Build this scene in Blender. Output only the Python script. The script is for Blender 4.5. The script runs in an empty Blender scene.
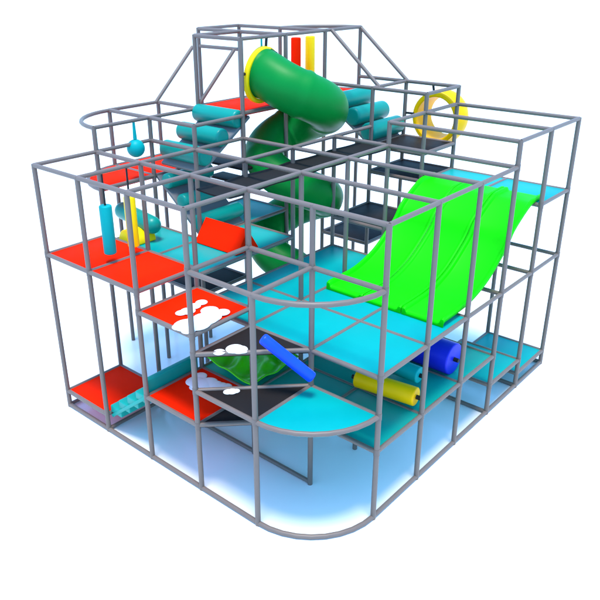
import bpy, bmesh, math, random
from mathutils import Vector, Matrix, noise
random.seed(4)
S = 1.2                      # one grid bay of the frame is 1.2 m
PI = math.pi
scene = bpy.context.scene
COL = scene.collection

# ------------------------------------------------------------------ materials
def mat(name, col, rough=0.5, spec=0.5, metal=0.0, coat=0.0, var=0.06, vscale=3.0, bump=0.0, bscale=40.0):
    m = bpy.data.materials.new(name); m.use_nodes = True
    nt = m.node_tree; b = nt.nodes['Principled BSDF']
    b.inputs['Roughness'].default_value = rough
    b.inputs['Metallic'].default_value = metal
    b.inputs['Specular IOR Level'].default_value = spec
    b.inputs['Coat Weight'].default_value = coat
    tc = nt.nodes.new('ShaderNodeTexCoord')
    nz = nt.nodes.new('ShaderNodeTexNoise'); nz.inputs['Scale'].default_value = vscale; nz.inputs['Detail'].default_value = 6
    nt.links.new(tc.outputs['Object'], nz.inputs['Vector'])
    hs = nt.nodes.new('ShaderNodeHueSaturation'); hs.inputs['Color'].default_value = (*col, 1)
    mr = nt.nodes.new('ShaderNodeMapRange')
    mr.inputs['To Min'].default_value = 1 - var; mr.inputs['To Max'].default_value = 1 + var
    nt.links.new(nz.outputs['Fac'], mr.inputs['Value']); nt.links.new(mr.outputs['Result'], hs.inputs['Value'])
    nt.links.new(hs.outputs['Color'], b.inputs['Base Color'])
    rr = nt.nodes.new('ShaderNodeMapRange')
    rr.inputs['To Min'].default_value = max(0, rough - .08); rr.inputs['To Max'].default_value = min(1, rough + .08)
    nt.links.new(nz.outputs['Fac'], rr.inputs['Value']); nt.links.new(rr.outputs['Result'], b.inputs['Roughness'])
    if bump:
        n2 = nt.nodes.new('ShaderNodeTexNoise'); n2.inputs['Scale'].default_value = bscale; n2.inputs['Detail'].default_value = 3
        nt.links.new(tc.outputs['Object'], n2.inputs['Vector'])
        bp = nt.nodes.new('ShaderNodeBump'); bp.inputs['Strength'].default_value = bump; bp.inputs['Distance'].default_value = .01
        nt.links.new(n2.outputs['Fac'], bp.inputs['Height']); nt.links.new(bp.outputs['Normal'], b.inputs['Normal'])
    return m

M = dict(
    pipe=mat('grey_pipe_foam', (.158, .118, .100), .45, .4, var=.10, vscale=6),
    clamp=mat('grey_clamp', (.14, .105, .09), .42, .4),
    red=mat('red_vinyl', (.90, .016, .001), .65, .02, bump=.12, bscale=8),
    cyan=mat('cyan_vinyl', (.0, .32, .31), .42, .10, bump=.12, bscale=8),
    teal=mat('teal_vinyl', (.0, .29, .24), .4, .25, bump=.10, bscale=8),
    black=mat('black_vinyl', (.016, .0135, .0135), .6, .1, bump=.15, bscale=8),
    net=mat('black_net', (.014, .0135, .0135), .7, .12),
    lime=mat('lime_plastic', (.006, .58, .0), .5, .10, var=.03),
    green=mat('green_plastic', (.0, .19, .028), .42, .12, var=.08, bump=.2, bscale=3),
    grass=mat('mid_green_plastic', (.08, .66, .0), .3, .4, var=.1),
    yellow=mat('yellow_vinyl', (1.0, .66, .0), .4, .2),
    amber=mat('warm_yellow_plastic', (1.0, .50, .0), .4, .12),
    shaded_cyan=mat('shaded_cyan_vinyl', (.0, .30, .28), .38, .14, bump=.12, bscale=8),  # cyan deck vinyl with the shade from overhead put into its colour
    blue=mat('blue_vinyl', (.005, .06, .85), .4, .25),
    navy=mat('navy_vinyl', (.01, .02, .55), .42, .25),
    rubber=mat('black_rubber', (.012, .012, .012), .6, .3),
    white=mat('white_highlight', (.92, .92, .92), .6, .3, var=.02),  # for the solid shapes that stand in for blown highlights
    plate=mat('grey_ramp_panel', (.17, .165, .165), .5, .3),
)
def ground_mat():
    m = mat('white_floor', (.86, .86, .86), .16, .5, var=.012, vscale=.6)
    return m
M['floor'] = ground_mat()

# ------------------------------------------------------------------ mesh helpers (in bay units, scaled by S on linking)
def link(name, bm, material, parent=None, smooth=False, bevel=0, label=None, angle=40):
    me = bpy.data.meshes.new(name)
    bmesh.ops.scale(bm, vec=(S, S, S), verts=bm.verts)
    bmesh.ops.recalc_face_normals(bm, faces=bm.faces)
    bm.to_mesh(me); bm.free()
    o = bpy.data.objects.new(name, me); COL.objects.link(o)
    me.materials.append(M[material] if isinstance(material, str) else material)
    if smooth:
        for p in me.polygons: p.use_smooth = True
        try: me.set_sharp_from_angle(angle=math.radians(angle))
        except Exception: pass
    if bevel:
        b = o.modifiers.new('bevel', 'BEVEL'); b.width = bevel * S; b.segments = 3; b.limit_method = 'ANGLE'
        for p in me.polygons: p.use_smooth = True
    if parent is not None:
        o.parent = parent
        o.matrix_parent_inverse = parent.matrix_basis.inverted()
    if label: o['label'] = label
    return o

def thing(name, label, cat, loc=(0, 0, 0), group=None):
    o = bpy.data.objects.new(name, None); COL.objects.link(o)
    o.empty_display_size = .2
    o.location = Vector(loc) * S
    o['label'] = label; o['category'] = cat
    if group: o['group'] = group
    return o
def tag(o, label, cat, group=None):
    o['label'] = label; o['category'] = cat
    if group: o['group'] = group
    return o

def frames(pts):
    pts = [Vector(p) for p in pts]; n = len(pts); T = []
    for i in range(n):
        a = pts[max(i - 1, 0)]; b = pts[min(i + 1, n - 1)]
        T.append((b - a).normalized())
    up = Vector((0, 0, 1)) if abs(T[0].z) < .9 else Vector((1, 0, 0))
    N = [(up - T[0] * up.dot(T[0])).normalized()]
    for i in range(1, n):
        v = N[-1] - T[i] * N[-1].dot(T[i]); N.append(v.normalized())
    return pts, T, N

def add_tube(bm, pts, r, seg=14, caps=True, closed=False):
    if closed: pts = list(pts)
    pts, T, N = frames(pts)
    rr = r if hasattr(r, '__len__') else [r] * len(pts)
    rings = []
    for i, p in enumerate(pts):
        B = T[i].cross(N[i])
        rings.append([bm.verts.new(p + (N[i] * math.cos(2 * PI * k / seg) + B * math.sin(2 * PI * k / seg)) * rr[i]) for k in range(seg)])
    for a, b in zip(rings, rings[1:]):
        for k in range(seg):
            bm.faces.new((a[k], a[(k + 1) % seg], b[(k + 1) % seg], b[k]))
    if caps:
        bm.faces.new(rings[0][::-1]); bm.faces.new(rings[-1])
    return rings

def add_prism(bm, poly, z0, z1):
    a = [bm.verts.new((x, y, z0)) for x, y in poly]; b = [bm.verts.new((x, y, z1)) for x, y in poly]
    n = len(poly)
    bm.faces.new(a[::-1]); bm.faces.new(b)
    for i in range(n): bm.faces.new((a[i], a[(i + 1) % n], b[(i + 1) % n], b[i]))

def catmull(P, n=8):
    P = [Vector(p) for p in P]; out = []
    Q = [P[0] * 2 - P[1]] + P + [P[-1] * 2 - P[-2]]
    for i in range(1, len(Q) - 2):
        p0, p1, p2, p3 = Q[i - 1], Q[i], Q[i + 1], Q[i + 2]
        for k in range(n):
            t = k / n
            out.append(.5 * ((2 * p1) + (p2 - p0) * t + (2 * p0 - 5 * p1 + 4 * p2 - p3) * t * t + (3 * p1 - p0 - 3 * p2 + p3) * t ** 3))
    out.append(P[-1]); return out

def rounded_cyl(bm, a, b, r, rnd=.03, seg=24):
    a = Vector(a); b = Vector(b); d = (b - a).normalized(); L = (b - a).length
    pts = []; rr = []
    for k in range(5):
        t = k / 4 * PI / 2
        pts.append(a + d * (rnd * (1 - math.sin(t)))); rr.append(r - rnd + rnd * math.sin(PI / 2 - (PI / 2 - t)))
    pts = []; rr = []
    for k in range(5):
        t = k / 4 * PI / 2
        pts.append(a + d * (rnd - rnd * math.cos(t))); rr.append(r - rnd + rnd * math.sin(t))
    for k in range(5):
        t = PI / 2 - k / 4 * PI / 2
        pts.append(b - d * (rnd - rnd * math.cos(t))); rr.append(r - rnd + rnd * math.sin(t))
    # keep tangents straight: build rings by hand
    up = Vector((0, 0, 1)) if abs(d.z) < .9 else Vector((1, 0, 0))
    N = (up - d * up.dot(d)).normalized(); B = d.cross(N)
    rings = [[bm.verts.new(p + (N * math.cos(2 * PI * k / seg) + B * math.sin(2 * PI * k / seg)) * q) for k in range(seg)] for p, q in zip(pts, rr)]
    for u, v in zip(rings, rings[1:]):
        for k in range(seg): bm.faces.new((u[k], u[(k + 1) % seg], v[(k + 1) % seg], v[k]))
    bm.faces.new(rings[0][::-1]); bm.faces.new(rings[-1])

def add_ball(bm, c, r, sc=(1, 1, 1), sub=3):
    m = Matrix.Translation(Vector(c)) @ Matrix.Diagonal((r * sc[0], r * sc[1], r * sc[2], 1))
    bmesh.ops.create_icosphere(bm, subdivisions=sub, radius=1, matrix=m)

def arc(cx, cy, r, a0, a1, n=10):
    return [(cx + r * math.cos(math.radians(a0 + (a1 - a0) * i / n)), cy + r * math.sin(math.radians(a0 + (a1 - a0) * i / n))) for i in range(n + 1)]

# ------------------------------------------------------------------ levels
T, T2, T3, T4 = 3.81, 4.15, 4.43, 5.26
E, F, D, R, MID, DL, CL, C, B = 4.19, 3.25, 3.06, 3.08, 2.42, 2.53, 2.25, 2.0, 1.0
PR = .031

# ------------------------------------------------------------------ setting
bm = bmesh.new()
bmesh.ops.create_grid(bm, x_segments=8, y_segments=8, size=900)
g = link('floor', bm, 'floor'); g['kind'] = 'structure'; g['label'] = 'white glossy studio floor'

# ------------------------------------------------------------------ the frame
frame = thing('play_frame', 'tall grey pipe climbing frame of stacked bays with red, cyan and black platforms', 'climbing frame', (3, 2.5, 0))
segs = {}                                   # (axis, fixed coordinate, level) -> unit starts
def rail(axis, fixed, z, a, b):
    s = segs.setdefault((axis, fixed, round(z, 3)), set())
    for k in range(a, b): s.add(k)
def rect_rails(x0, x1, y0, y1, z):
    rail('x', y0, z, x0, x1); rail('x', y1, z, x0, x1); rail('y', x0, z, y0, y1); rail('y', x1, z, y0, y1)
# ground runners
rail('y', 0, .033, 1, 5); rail('x', 5, .033, 0, 1); rail('x', 0, .033, 1, 6); rail('y', 6, .033, 0, 1); rail('y', 1, .033, 1, 4)
rail('x', 4, .033, 0, 1); rail('y', 5, .033, 0, 1); rail('y', 4, .033, 0, 1)
# top rails, lower roof
rail('y', 0, T, 2, 5); rail('x', 5, T, 0, 2); rail('x', 4, T, 0, 3); rail('x', 3, T, 0, 5); rail('x', 2, T, 0, 4)
rail('y', 1, T, 0, 5); rail('y', 2, T, 0, 5); rail('y', 3, T, 0, 4); rail('y', 4, T, 0, 3); rail('x', 0, T, 1, 4)
# higher roof
rail('x', 0, T2, 4, 6); rail('y', 4, T2, 0, 2); rail('y', 5, T2, 0, 2); rail('y', 6, T2, 0, 2); rail('x', 2, T2, 4, 6)
rail('x', 5, T2, 1, 3); rail('x', 6, T2, 2, 3); rail('y', 2, T2, 4, 6); rail('y', 3, T2, 5, 6)
rail('x', 4, T2, 2, 3)
rail('y', 5, T3, 2, 4); rail('y', 6, T3, 2, 4); rail('x', 2, T3, 5, 6); rail('x', 3, T3, 5, 6)
# tower roof
rail('y', 3, T4, 4, 5); rail('x', 4, T4, 3, 6); rail('x', 5, T4, 3, 4); rail('y', 4, T4, 4, 6); rail('x', 6, T4, 4, 5); rail('y', 5, T4, 4, 6)
rail('y', 4, 4.98, 5, 6)
# waist rails in front
rail('y', 0, R, 1, 2); rail('x', 1, R, 0, 1); rail('x', 2, R, 0, 1); rail('y', 1, R, 0, 2)
# middle rails, right hand tower
rail('x', 0, C, 1, 6); rail('y', 4, C, 0, 1); rail('y', 5, C, 0, 1); rail('y', 6, C, 0, 1)

platforms = []                              # (polygon, top level, material, label)
def cell(x0, x1, y0, y1, z, m, lab, rails=True):
    if rails: rect_rails(x0, x1, y0, y1, z)
    e = .012
    platforms.append(([(x0 + e, y0 + e), (x1 - e, y0 + e), (x1 - e, y1 - e), (x0 + e, y1 - e)], z + .015, m, lab))
def cells(x0, x1, y0, y1, z, m, lab):
    for x in range(x0, x1):
        for y in range(y0, y1): cell(x, x + 1, y, y + 1, z, m, lab)
cell(0, 1, 3, 4, DL, 'red', 'red platform of the left wing, nearer the front')
cell(0, 1, 4, 5, DL, 'red', 'red platform of the left wing, at the outer end')
cell(0, 1, 2, 3, CL, 'red', 'red platform bearing white modelled highlights, middle height')
cell(0, 1, 2, 3, B, 'red', 'lower red platform beside the black corner steps')
cell(0, 1, 4, 5, .28, 'red', 'lowest red platform just above the floor')
cell(2, 3, 5, 6, F, 'red', 'red platform under the hanging ball')
platforms.append(([(2, 5.01)] + [(x, y) for x, y in arc(2, 5.01, .985, 180, 90, 12)], F + .015, 'red', 'red quarter round platform at the back left corner'))
rail('x', 5, F, 1, 2); rail('y', 2, F, 5, 6)
cell(3, 4, 4, 5, E, 'red', 'red tower platform at the mouth of the tube slide')
cell(4, 5, 4, 5, E, 'red', 'red tower platform')
platforms.append(([(5.01, 4.01)] + arc(5.01, 4.01, .985, 0, 90, 12), E + .015, 'red', 'red quarter round tower platform'))
rail('x', 4, E, 5, 6); rail('y', 5, E, 4, 5)
cells(1, 3, 0, 3, C, 'cyan', None); cell(3, 4, 2, 3, C, 'cyan', None)
platforms.append(([(.99, .99)] + arc(.99, .99, .985, 180, 270, 14), 1.515, 'cyan', 'cyan quarter round platform at the front corner'))
cells(5, 6, 0, 2, D, 'cyan', None); cell(4, 5, 0, 1, D, 'cyan', None, False); platforms.pop()
cell(1, 2, 3, 4, MID, 'shaded_cyan', None); cell(1, 2, 4, 5, MID, 'shaded_cyan', None); cell(2, 3, 3, 4, MID, 'shaded_cyan', None); cell(3, 4, 4, 5, MID, 'cyan', None)
cells(1, 3, 0, 2, B, 'teal', None); cell(1, 2, 2, 3, B, 'teal', None); cell(3, 4, 0, 1, B, 'teal', None)
cell(4, 5, 0, 1, .5, 'cyan', 'low cyan step platform'); cell(5, 6, 0, 1, .25, 'cyan', 'lowest cyan step platform')
cell(5, 6, 2, 3, D, 'black', None); cell(4, 5, 2, 3, 2.5, 'black', None); cell(5, 6, 2, 3, 3.5, 'black', 'black platform of the window bay')
cell(5, 6, 3, 4, 1.75, 'black', None); cell(2, 3, 4, 5, 1.5, 'black', None)
def tri(pts, z, lab):
    c = Vector((sum(p[0] for p in pts) / 3, sum(p[1] for p in pts) / 3))
    platforms.append(([tuple(Vector(p) + (c - Vector(p)) * .03) for p in pts], z + .015, 'black', lab))
tri([(0, 2), (1, 1), (1, 2)], C, 'upper black triangular corner step'); tri([(0, 2), (0, 1), (1, 1)], 1.5, 'middle black triangular corner step'); tri([(0, 2), (1, 1), (1, 2)], B, 'lower black triangular corner step')
rail('y', 0, 1.5, 1, 2); rail('x', 1, 1.5, 0, 1); rail('x', 2, C, 0, 1); rail('y', 1, C, 1, 2); rail('y', 1, 1.5, 0, 1)

nodes = {}                                  # (x, y) -> levels of joints
for (ax, fx, z), st in sorted(segs.items(), key=str):
    st = sorted(st); runs = []; a = st[0]; b = a + 1
    for k in st[1:]:
        if k == b: b += 1
        else: runs.append((a, b)); a, b = k, k + 1
    runs.append((a, b))
    for a, b in runs:
        bm = bmesh.new()
        zz = z + (.004 if ax == 'x' else 0)
        p = [(a, fx, zz), (b, fx, zz)] if ax == 'x' else [(fx, a, zz), (fx, b, zz)]
        add_tube(bm, p, PR - (.002 if ax == 'x' else 0), 14)
        for k in range(a, b + 1):
            n = (k, fx) if ax == 'x' else (fx, k)
            nodes.setdefault(n, set()).add(z)
        link('rail', bm, 'pipe', frame, smooth=True)
def bent(pts, lab=None, r=PR):
    bm = bmesh.new(); add_tube(bm, pts, r, 14); return link('curved_rail', bm, 'pipe', frame, smooth=True, label=lab)
front = lambda z: [(x, y, z) for x, y in arc(1, 1, 1, 180, 270, 9)]
bent(front(.033), 'curved rail at the front corner on the floor'); bent(front(1.5), 'curved rail round the cyan front platform'); bent(front(R), 'curved rail at waist height over the front corner')
bent([(x, y, T2) for x, y in arc(2, 5, 1, 180, 90, 9)]); bent([(x, y, F) for x, y in arc(2, 5, 1, 180, 90, 9)])
bent([(x, y, T4) for x, y in arc(5, 4, 1, 0, 90, 9)]); bent([(x, y, E) for x, y in arc(5, 4, 1, 0, 90, 9)])
def bar(name, a, b, r=PR, lab=None):
    bm = bmesh.new(); add_tube(bm, [a, b], r, 14); return link(name, bm, 'pipe', frame, smooth=True, label=lab)
for z in (1.0, 1.5, 2.0): bar('rail', (0, 2, z + .008), (1, 1, z + .008), .031)
bar('brace', (3.85, 6, 4.98), (2.95, 6, T2)); bar('brace', (3.85, 5, 4.98), (2.95, 5, T2))
bar('brace', (5.14, 3.97, T4), (5.14, 2.97, T3)); bar('brace', (6, 4, T4), (6, 2.97, T3))

posts = [(0, 1, 0, R), (0, 2, 0, T), (0, 3, 0, T), (0, 4, 0, T), (0, 5, 0, T), (1, 0, 0, T), (2, 0, 0, T), (3, 0, 0, T), (4, 0, 0, T2), (5, 0, 0, T2), (6, 0, 0, T2),
         (1, 1, 0, T), (1, 2, 0, T), (1, 3, 0, T), (1, 4, 0, T), (1, 5, 0, T2), (2, 2, 0, T), (2, 3, 0, T), (2, 4, 0, T2), (2, 5, 0, T2), (2, 6, 0, T2), (3, 6, 0, T2),
         (3, 2, 0, T), (3, 3, 0, T), (3, 4, 0, T4), (3, 5, 0, T4), (4, 2, 0, T2), (4, 3, 0, T), (4, 4, 0, T4), (5, 2, 0, T3), (6, 2, 0, T3), (5, 3, 0, T3), (6, 3, 0, T3),
         (5, 4, 0, T4), (6, 4, 0, T4), (4, 6, 0, T4), (5, 5, 0, T4), (5, 6, 0, T4), (4, 5, 0, T4), (6, 1, 0, D), (2, 1, 0, B), (4, 1, 0, B)]
for x, y, z0, z1 in posts:
    bm = bmesh.new()
    add_tube(bm, [(x, y, z0), (x, y, z1 + .02)], PR + .003, 16)
    po = link('post', bm, 'pipe', frame, smooth=True)
    if x == 0 or y == 0 or (x, y) in ((1, 1), (1, 2)):          # sleeve fittings where the rails meet the near posts
        for z in sorted(nodes.get((x, y), ())):
            if z < .5 or z > z1 - .02: continue
            bm = bmesh.new(); add_tube(bm, [(x, y, z - .045), (x, y, z + .045)], PR + .007, 16)
            cl = link('clamp', bm, 'clamp', smooth=True); cl.parent = po; cl.matrix_parent_inverse = (frame.matrix_basis @ po.matrix_parent_inverse).inverted()
for poly, z, m, lab in platforms:
    bm = bmesh.new(); add_prism(bm, poly, z - .06, z)
    link('platform', bm, m, frame, bevel=.012, label=lab)

# black treads and the black walkway
for z, x in ((3.32, 3.02), (3.04, 3.12)):
    bm = bmesh.new(); add_prism(bm, [(x, 4.03), (x + .34, 4.03), (x + .34, 4.97), (x, 4.97)], z - .04, z); link('tread', bm, 'black', frame, bevel=.01)
bm = bmesh.new()
n = 30
top = []
for i in range(n + 1):
    x = 1.15 + (4.97 - 1.15) * i / n; s = 3.60 - .02 * math.sin(PI * (x % 1))
    top.append([bm.verts.new((x, y, s - .02 * math.sin(PI * (y - 2.45) / .62))) for y in [2.45 + .62 * j / 8 for j in range(9)]])
for a, b in zip(top, top[1:]):
    for j in range(8): bm.faces.new((a[j], a[j + 1], b[j + 1], b[j]))
r = bmesh.ops.extrude_face_region(bm, geom=bm.faces[:])
bmesh.ops.translate(bm, verts=[v for v in r['geom'] if isinstance(v, bmesh.types.BMVert)], vec=(0, 0, -.02))
tag(link('walkway', bm, 'net', smooth=True), 'long narrow black walkway crossing behind the roof rails in front of the tube slide', 'walkway')

# ------------------------------------------------------------------ lime wave slide
prof = [(5.30, 3.10), (5.05, 3.10), (4.86, 3.075), (4.6, 2.95), (4.37, 2.80), (4.19, 2.60), (3.82, 2.34), (3.55, 2.21), (3.2, 2.115), (2.85, 2.09), (2.55, 2.085)]
sp = catmull([(x, 0, z) for x, z in prof], 6)
ws = thing('wave_slide', 'bright lime green double lane wave slide running down to the cyan floor', 'slide', (3.9, 1.1, 2.0))
def lane(y0, y1, hh):
    bm = bmesh.new(); W = y1 - y0
    cs = [(0, .0), (0, .8), (.010, 1), (.04, 1), (.052, .8), (.064, .12), (.09, 0)]
    cs = [(u, h * hh[0]) for u, h in cs] + [(W - u, h * hh[1]) for u, h in cs[::-1]]
    rings = []
    for i, p in enumerate(sp):
        a = sp[max(i - 1, 0)]; b = sp[min(i + 1, len(sp) - 1)]; t = (b - a).normalized(); nn = Vector((-t.z, 0, t.x))
        if nn.z < 0: nn = -nn
        rings.append(([bm.verts.new((p.x + nn.x * h, y0 + u, p.z + nn.z * h)) for u, h in cs]))
    for a, b in zip(rings, rings[1:]):
        for k in range(len(cs) - 1): bm.faces.new((a[k], a[k + 1], b[k + 1], b[k]))
    # down-turned lip at the foot
    last = rings[-1]; lip = [bm.verts.new((v.co.x - .03, v.co.y, v.co.z - .02)) for v in last]; lo = [bm.verts.new((v.co.x - .035, v.co.y, 2.02)) for v in last]
    for A, Bq in ((last, lip), (lip, lo)):
        for k in range(len(cs) - 1): bm.faces.new((A[k], A[k + 1], Bq[k + 1], Bq[k]))
    o = link('lane', bm, 'lime', ws, smooth=True, angle=50)
    m = o.modifiers.new('solid', 'SOLIDIFY'); m.thickness = .02 * S; m.offset = -1
    return o
lane(.08, .705, (.06, .045)); lane(.715, 1.33, (.045, .028)); lane(1.340, 1.96, (.028, .06))

# ------------------------------------------------------------------ spiral tube slide
path = [(3.50, 4.02, 4.72), (3.50, 3.92, 4.70)]
for k in range(0, 39):
    a = math.radians(180 + 20 * k); path.append((4.0 + .5 * math.cos(a), 3.82 + .52 * math.sin(a), 4.66 - 1.46 * 20 * k / 360))
path += [(3.45, 3.25, 1.5), (3.3, 3.05, 1.42)]
ts = thing('tube_slide', 'dark green spiral tube slide with a yellow mouth ring leaving the tower', 'slide', (3.9, 3.6, 0))
cp = catmull(path, 4)
bm = bmesh.new()
rad = []
for i in range(len(cp)):
    rad.append(.36 - .045 * min(1, max(0, (i - 30) / 40)) + (.016 if i % 18 in (0, 1) else 0))
add_tube(bm, cp, rad, 40, caps=False)
link('tube', bm, 'green', ts, smooth=True, angle=60)
def ring(bm, c, axis, R_, r_, w, seg=48):
    c = Vector(c); axis = Vector(axis).normalized(); up = Vector((0, 0, 1)); u = (up - axis * up.dot(axis)).normalized(); v = axis.cross(u)
    prof = [(R_, -w), (R_ - .02, -w - .015), (r_ + .02, -w - .015), (r_, -w), (r_, w), (r_ + .02, w + .015), (R_ - .02, w + .015), (R_, w)]
    L = [[bm.verts.new(c + (u * math.cos(2 * PI * k / seg) + v * math.sin(2 * PI * k / seg)) * q + axis * h) for q, h in prof] for k in range(seg)]
    for k in range(seg):
        a, b = L[k], L[(k + 1) % seg]
        for j in range(len(prof)): bm.faces.new((a[j], a[(j + 1) % len(prof)], b[(j + 1) % len(prof)], b[j]))
bm = bmesh.new(); ring(bm, (3.50, 4.05, 4.70), (.10, -1, -.12), .43, .36, .03)
link('mouth_ring', bm, 'yellow', ts, smooth=True, label='yellow flange ring at the upper mouth')
for a, b in (((3.0, 4, 4.76), (3.14, 4.02, 4.76)), ((3.56, 4, T4), (3.54, 4.0, 5.07)), ((3.6, 4.0, 5.09), (3.74, 3.95, 5.0))):
    bm = bmesh.new(); add_tube(bm, [a, b], .022, 10); link('strap', bm, 'rubber', ts, smooth=True)

# green run-out bed at the slide foot
ob = thing('slide_bed', 'glossy mid green slide run-out with curled folds beneath the black corner step', 'slide bed', (1.5, 2.4, 1))
bm = bmesh.new(); NX, NY = 36, 36; grid = []
for i in range(NX + 1):
    row = []
    for j in range(NY + 1):
        u, v = i / NX, j / NY
        x, y = 1.00 + 1.0 * u, 2.03 + .99 * v
        e = max(abs(u - .5), abs(v - .5)) * 2
        d = math.hypot(u - .15, v - .95)
        z = 1.05 + .07 * e ** 5 + .04 * math.sin(d * 17) * (1 - e ** 4) + .09 * (1 - min(1, d)) + .05 * noise.noise((x * 3, y * 3, 0)) + .14 * max(0, v - .6) * (1 - u)
        row.append(bm.verts.new((x, y, z)))
    grid.append(row)
for i in range(NX):
    for j in range(NY): bm.faces.new((grid[i][j], grid[i + 1][j], grid[i + 1][j + 1], grid[i][j + 1]))
o = link('bed', bm, 'grass', ob, smooth=True, angle=80); m = o.modifiers.new('solid', 'SOLIDIFY'); m.thickness = .02 * S; m.offset = -1

# ------------------------------------------------------------------ yellow bubble window
bw = thing('bubble_window', 'yellow round crawl ring bolted outside the raised bay at the back right', 'crawl ring', (6, 2.45, 3.5))
def torus_shell(c, R_, r_, depth):
    bm = bmesh.new(); seg = 56
    prof = [(r_, -.01), (r_ + .02, -.025), (R_ - .03, -.025), (R_ - .01, -.01), (R_ - .01, .03), (R_ - .03, .05), (R_ + .01, depth * .35), (R_ + .015, depth * .6), (R_ - .02, depth * .85), (R_ - .08, depth), (r_ - .02, depth), (r_ - .03, depth - .03), (r_ - .005, depth * .5)]
    L = []
    for k in range(seg):
        a = 2 * PI * k / seg
        L.append([bm.verts.new((c[0] + h, c[1] + q * math.cos(a), c[2] + q * math.sin(a))) for q, h in prof])
    for k in range(seg):
        a, b = L[k], L[(k + 1) % seg]
        for j in range(len(prof)): bm.faces.new((a[j], a[(j + 1) % len(prof)], b[(j + 1) % len(prof)], b[j]))
    return bm
link('ring_shell', torus_shell((6.05, 2.42, 3.86), .45, .355, .44), 'amber', bw, smooth=True, angle=35)
for a, b in (((6, 2.48, T3), (6.02, 2.46, 4.28)), ((6, 2.98, 3.9), (6.02, 2.82, 3.9))):
    bm = bmesh.new(); add_tube(bm, [a, b], .02, 10); link('strap', bm, 'rubber', bw, smooth=True)

# ------------------------------------------------------------------ roller ramps
def ramp(name, label, a, b, side, nroll, r, rollm='teal2', w=1.0):
    """a -> b: centre line of one edge (bottom to top); side: vector along the rollers"""
    t = thing(name, label, 'ramp', a, 'roller and step ramps')
    a, b, side = Vector(a), Vector(b), Vector(side)
    d = b - a; nrm = side.cross(d).normalized()
    if nrm.z < 0: nrm = -nrm
    bm = bmesh.new()
    q = [a + side * .04, b + side * .04, b + side * .96, a + side * .96]
    lo = [bm.verts.new(p - nrm * .05) for p in q]; hi = [bm.verts.new(p) for p in q]
    bm.faces.new(lo[::-1]); bm.faces.new(hi)
    for i in range(4): bm.faces.new((lo[i], lo[(i + 1) % 4], hi[(i + 1) % 4], hi[i]))
    if name == 'step_ramp': bmesh.ops.translate(bm, verts=bm.verts, vec=(0, 0, -.02))
    link('ramp_panel', bm, rollm if name == 'step_ramp' else 'plate', t, bevel=.008)
    for k in range(nroll):
        p = a + d * ((k + .5) / nroll) + nrm * (r * .75)
        if name == 'step_ramp':
            p = a + d * ((k + .5) / nroll); h = .5 / nroll
            y0, y1 = p.y + d.y * h * .98, p.y - d.y * h * .98
            bm = bmesh.new(); add_prism(bm, [(p.x + .055, y0 - .02), (p.x + .945, y0 - .02), (p.x + .945, y1 + .02), (p.x + .055, y1 + .02)], p.z - .075, p.z + .045)
            link('step', bm, rollm, t, bevel=.015); continue
        bm = bmesh.new(); rounded_cyl(bm, p + side * .03, p + side * .97, r, .04)
        link('roller', bm, rollm, t, smooth=True, angle=60)
    return t
M['teal2'] = mat('teal_roller_vinyl', (.0, .24, .19), .36, .3)
ramp('roller_ramp', 'grey ramp with fat teal rollers descending left from the red tower platform', (2.12, 4, 3.45), (3.18, 4, 4.13), (0, 1, 0), 3, .138)
ramp('roller_ramp', 'grey ramp with teal rollers dropping from the red back platform to the cyan deck', (2.0, 4.0, 2.46), (2.0, 4.98, 3.26), (1, 0, 0), 3, .12)
ramp('roller_ramp', 'grey ramp with teal rollers descending from the tower to the yellow ring bay', (5.0, 3.0, 3.49), (5.0, 3.98, 4.14), (1, 0, 0), 3, .155)
st = ramp('step_ramp', 'teal stepped ramp between the lowest red platform and the lower red platform', (0, 3.96, .30), (0, 3.10, .97), (1, 0, 0), 4, .07, 'teal')
bm = bmesh.new(); add_prism(bm, [(.045, 3.045), (.97, 3.045), (.97, 3.13), (.045, 3.13)], .90, 1.20)
link('top_step', bm, 'teal', st, bevel=.015)

# ------------------------------------------------------------------ rollers lying across the lower deck
def roller(name, label, a, b, r, m, axle=True, cat='foam roller'):
    t = thing(name, label, cat, a, 'rollers across the lower deck')
    bm = bmesh.new(); rounded_cyl(bm, a, b, r, .02, 28); link('roller_body', bm, m, t, smooth=True, angle=50)
    if axle:
        d = (Vector(b) - Vector(a)).normalized()
        for p, s in ((Vector(a), -1), (Vector(b), 1)):
            bm = bmesh.new(); add_tube(bm, [p - d * .02 * -s * -1, p + d * s * .07], .03, 12); link('axle', bm, 'rubber', t, smooth=True)
roller('foam_roller', 'yellow foam roller on a black axle over the dark teal lower deck', (2.05, .12, 1.2), (1.94, .97, 1.2), .125, 'amber')
roller('foam_roller', 'cyan foam roller on a black axle between the yellow and navy rollers', (2.42, .30, 1.28), (2.42, .97, 1.28), .115, 'cyan')
roller('foam_roller', 'large navy blue drum roller at the right end of the lower deck', (3.16, .2, 1.24), (3.16, .97, 1.24), .23, 'navy')
bm = bmesh.new(); rounded_cyl(bm, (.50, 1.34, 2.26), (.80, .81, 1.78), .07, .03, 24)
tag(link('foam_pole', bm, 'blue', smooth=True, angle=50), 'bright blue padded pole slanting across the corner steps', 'pole')

# ------------------------------------------------------------------ red wedge
bm = bmesh.new()
pr = [(1.84, MID + .02), (2.10, MID + .36), (2.32, MID + .02)]
A = [bm.verts.new((x, 3.08, z)) for x, z in pr]; Bv = [bm.verts.new((x, 3.97, z)) for x, z in pr]
bm.faces.new(A); bm.faces.new(Bv[::-1])
for i in range(3): bm.faces.new((A[i], A[(i + 1) % 3], Bv[(i + 1) % 3], Bv[i]))
tag(link('foam_wedge', bm, 'red', bevel=.015), 'red foam ridge block lying on the cyan deck', 'foam block')

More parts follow.
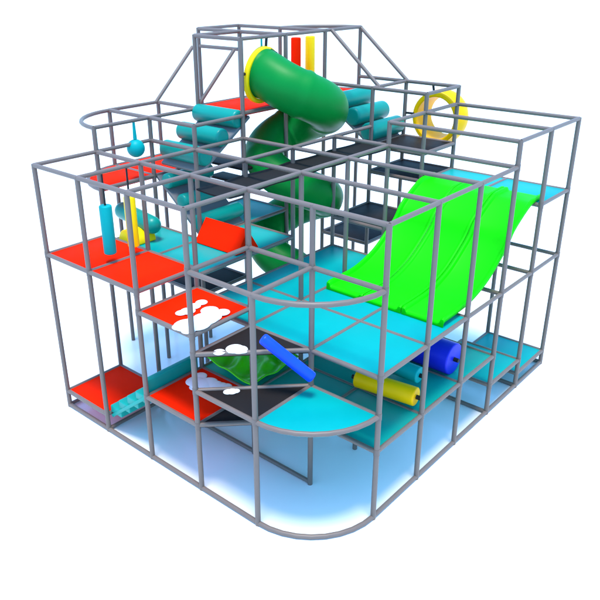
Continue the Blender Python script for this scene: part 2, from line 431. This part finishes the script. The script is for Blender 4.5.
# ------------------------------------------------------------------ hanging things
def hang_bag(label, x, y, z0, z1, r, m, ztop, name='punch_bag'):
    t = thing(name, label, 'punch bag', (x, y, z0), 'punch bags hanging in the frame')
    bm = bmesh.new(); rounded_cyl(bm, (x, y, z0), (x, y, z1), r, .02, 28); link('bag', bm, m, t, smooth=True, angle=50)
    bm = bmesh.new(); add_tube(bm, [(x, y, z1 - .01), (x, y, ztop)], .014, 8); link('cord', bm, 'rubber', t, smooth=True)
hang_bag('cyan punch bag hanging over the left red platform', .38, 4.02, 2.68, 3.36, .085, 'cyan', T)
hang_bag('yellow punch bag hanging next to the cyan one', .76, 4.0, 2.68, 3.40, .08, 'yellow', T)
t = thing('hanging_ball', 'cyan ball on a strap under the rounded roof corner', 'ball', (1.7, 5, 3.75))
bm = bmesh.new(); add_ball(bm, (1.7, 5.0, 3.74), .135, sub=4); link('ball', bm, 'cyan', t, smooth=True, angle=90)
bm = bmesh.new(); add_tube(bm, [(1.7, 5.0, 3.88), (1.7, 5.0, T2)], [.03, .018], 12); link('strap', bm, 'cyan', t, smooth=True)
bm = bmesh.new(); rounded_cyl(bm, (1.5, 5.32, 2.78), (1.5, 4.38, 2.67), .135, .12, 28)
tag(link('foam_log', bm, 'teal2', smooth=True, angle=60), 'teal foam log lying level behind the two hanging punch bags', 'foam log')
bm = bmesh.new(); pp = arc(0, 0, .21, 0, 180, 20)
a = [bm.verts.new((1.16, 4.70 - u, MID + .02 + w)) for u, w in pp]; b = [bm.verts.new((1.54, 4.70 - u, MID + .02 + w)) for u, w in pp]
bm.faces.new(a); bm.faces.new(b[::-1])
for i in range(len(pp)): k = (i + 1) % len(pp); bm.faces.new((a[i], a[k], b[k], b[i]))
tag(link('foam_arch', bm, 'yellow', bevel=.01), 'yellow half round foam block behind the yellow punch bag', 'foam block')
for lab, x, m in (('red flat banner hanging in the tower above the tube slide', 4.84, 'red'), ('yellow flat banner hanging in the tower above the tube slide', 5.22, 'yellow')):
    bm = bmesh.new(); rounded_cyl(bm, (x, 4.5, 4.3), (x, 4.5, T4 - .12), .085, .02, 24)
    tag(link('punch_bag', bm, m, smooth=True, angle=50), lab.replace('flat banner', 'punch bag'), 'punch bag', 'punch bags hanging in the frame')
bm = bmesh.new(); add_tube(bm, [(3.5, 4.05, 5.05), (3.5, 4.05, T4)], .015, 8)
tag(link('cord', bm, 'cyan', smooth=True), 'thin cyan cord dangling above the yellow tube mouth', 'cord')

# ------------------------------------------------------------------ blown white highlights on the decks, modelled as flat blobs
def highlight_blobs(label, L):
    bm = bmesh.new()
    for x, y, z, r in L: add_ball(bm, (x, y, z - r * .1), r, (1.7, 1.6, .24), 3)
    tag(link('highlight_patch', bm, 'white', smooth=True, angle=90), label, 'modelled highlight', 'white modelled highlights on the platforms')
HIGHLIGHT_A =[(0.679,2.566,0.048),(0.539,2.551,0.052),(0.387,2.503,0.060),(0.306,2.532,0.046),(0.575,2.302,0.070),(0.456,2.143,0.078),(0.364,2.157,0.102),(0.197,2.139,0.112),(0.103,2.199,0.100),(0.04,2.251,0.060),(0.04,2.05,0.055),(0.306,2.05,0.06),(0.439,2.05,0.049)]
HIGHLIGHT_B =[(0.220,1.78,0.045),(0.389,1.687,0.068),(0.413,1.63,0.061),(0.427,1.59,0.040),(0.333,1.70,0.035)]
HIGHLIGHT_C =[(0.788,2.809,0.060),(0.642,2.758,0.077),(0.644,2.624,0.092),(0.732,2.587,0.084),(0.746,2.485,0.073),(0.784,2.407,0.062),(0.833,2.343,0.051),(0.652,2.477,0.065),(0.564,2.645,0.058)]
HIGHLIGHT_D =[(0.218,1.657,0.036),(0.254,1.624,0.039),(0.297,1.599,0.029)]
HIGHLIGHT_A = [(x, max(y, 2.10), r) for x, y, r in HIGHLIGHT_A]
highlight_blobs('large white cloud shaped modelled highlight on the middle red platform', [(x, y, CL + .015 + r * .4, r) for x, y, r in HIGHLIGHT_A])
highlight_blobs('small round white modelled highlight right of the big patch on the middle red platform', [(.636, 2.135, CL + .015 + .03, .058)])
highlight_blobs('white rounded modelled highlight on the upper black triangular step', [(x, y, C + .015 + r * .4, r) for x, y, r in HIGHLIGHT_B])
highlight_blobs('white cloud shaped modelled highlight on the lower red platform behind the corner post', [(x, y, B + .015 + r * .4, r) for x, y, r in HIGHLIGHT_C])
highlight_blobs('small white modelled highlight on the middle black triangular step', [(x, y, 1.515 + r * .4, r) for x, y, r in HIGHLIGHT_D])

# ------------------------------------------------------------------ light
SUN_EL, SUN_AZ = 81, -140          # degrees; azimuth counted from +X towards +Y
sd = Vector((math.cos(math.radians(SUN_EL)) * math.cos(math.radians(SUN_AZ)), math.cos(math.radians(SUN_EL)) * math.sin(math.radians(SUN_AZ)), math.sin(math.radians(SUN_EL))))
w = bpy.data.worlds.new('World'); scene.world = w; w.use_nodes = True
nt = w.node_tree; bg = nt.nodes['Background']
sky = nt.nodes.new('ShaderNodeTexSky'); sky.sky_type = 'NISHITA'; sky.sun_disc = False
sky.sun_elevation = math.radians(SUN_EL); sky.sun_rotation = math.radians(90 - SUN_AZ); sky.ozone_density = 6.0
tint = nt.nodes.new('ShaderNodeMix'); tint.data_type = 'RGBA'; tint.blend_type = 'MULTIPLY'; tint.inputs['Factor'].default_value = 1
tint.inputs['B'].default_value = (.70, 1.02, 1.08, 1)      # a deeper blue sky
nt.links.new(sky.outputs['Color'], tint.inputs['A']); nt.links.new(tint.outputs['Result'], bg.inputs['Color']); bg.inputs['Strength'].default_value = .15
L = bpy.data.lights.new('sun', 'SUN'); L.energy = 1.35; L.angle = math.radians(16); L.color = (1, .90, .80)
lo = bpy.data.objects.new('sun', L); COL.objects.link(lo); lo.rotation_euler = (-sd).to_track_quat('-Z', 'Y').to_euler()

# ------------------------------------------------------------------ camera
Q = [-4.86529899, -3.72802348, 6.18035625, 0.718812767, -0.421070807, -0.00614453685, 7.13278360, -0.142789329, -0.106388448]
yaw, pit, rol = Q[3:6]
f = Vector((math.cos(pit) * math.cos(yaw), math.cos(pit) * math.sin(yaw), math.sin(pit)))
r0 = Vector((math.sin(yaw), -math.cos(yaw), 0)); u0 = r0.cross(f); c, s = math.cos(rol), math.sin(rol)
rv = r0 * c + u0 * s; uv = -r0 * s + u0 * c
cam = bpy.data.cameras.new('camera'); co = bpy.data.objects.new('camera', cam); COL.objects.link(co)
mw = Matrix((rv, uv, -f)).transposed().to_4x4(); mw.translation = Vector(Q[:3]) * S; co.matrix_world = mw
cam.sensor_width = 36; cam.lens = Q[6] * 100 / 600 * 36
cam.shift_x = -Q[7] * 100 / 600; cam.shift_y = Q[8] * 100 / 600
cam.clip_end = 5000; cam.clip_start = .05
scene.camera = co
vs = scene.view_settings; scene.display_settings.display_device = 'sRGB'
vs.view_transform = 'Standard'; vs.look = 'None'; vs.exposure = 1.7; vs.gamma = 1; vs.use_curve_mapping = False
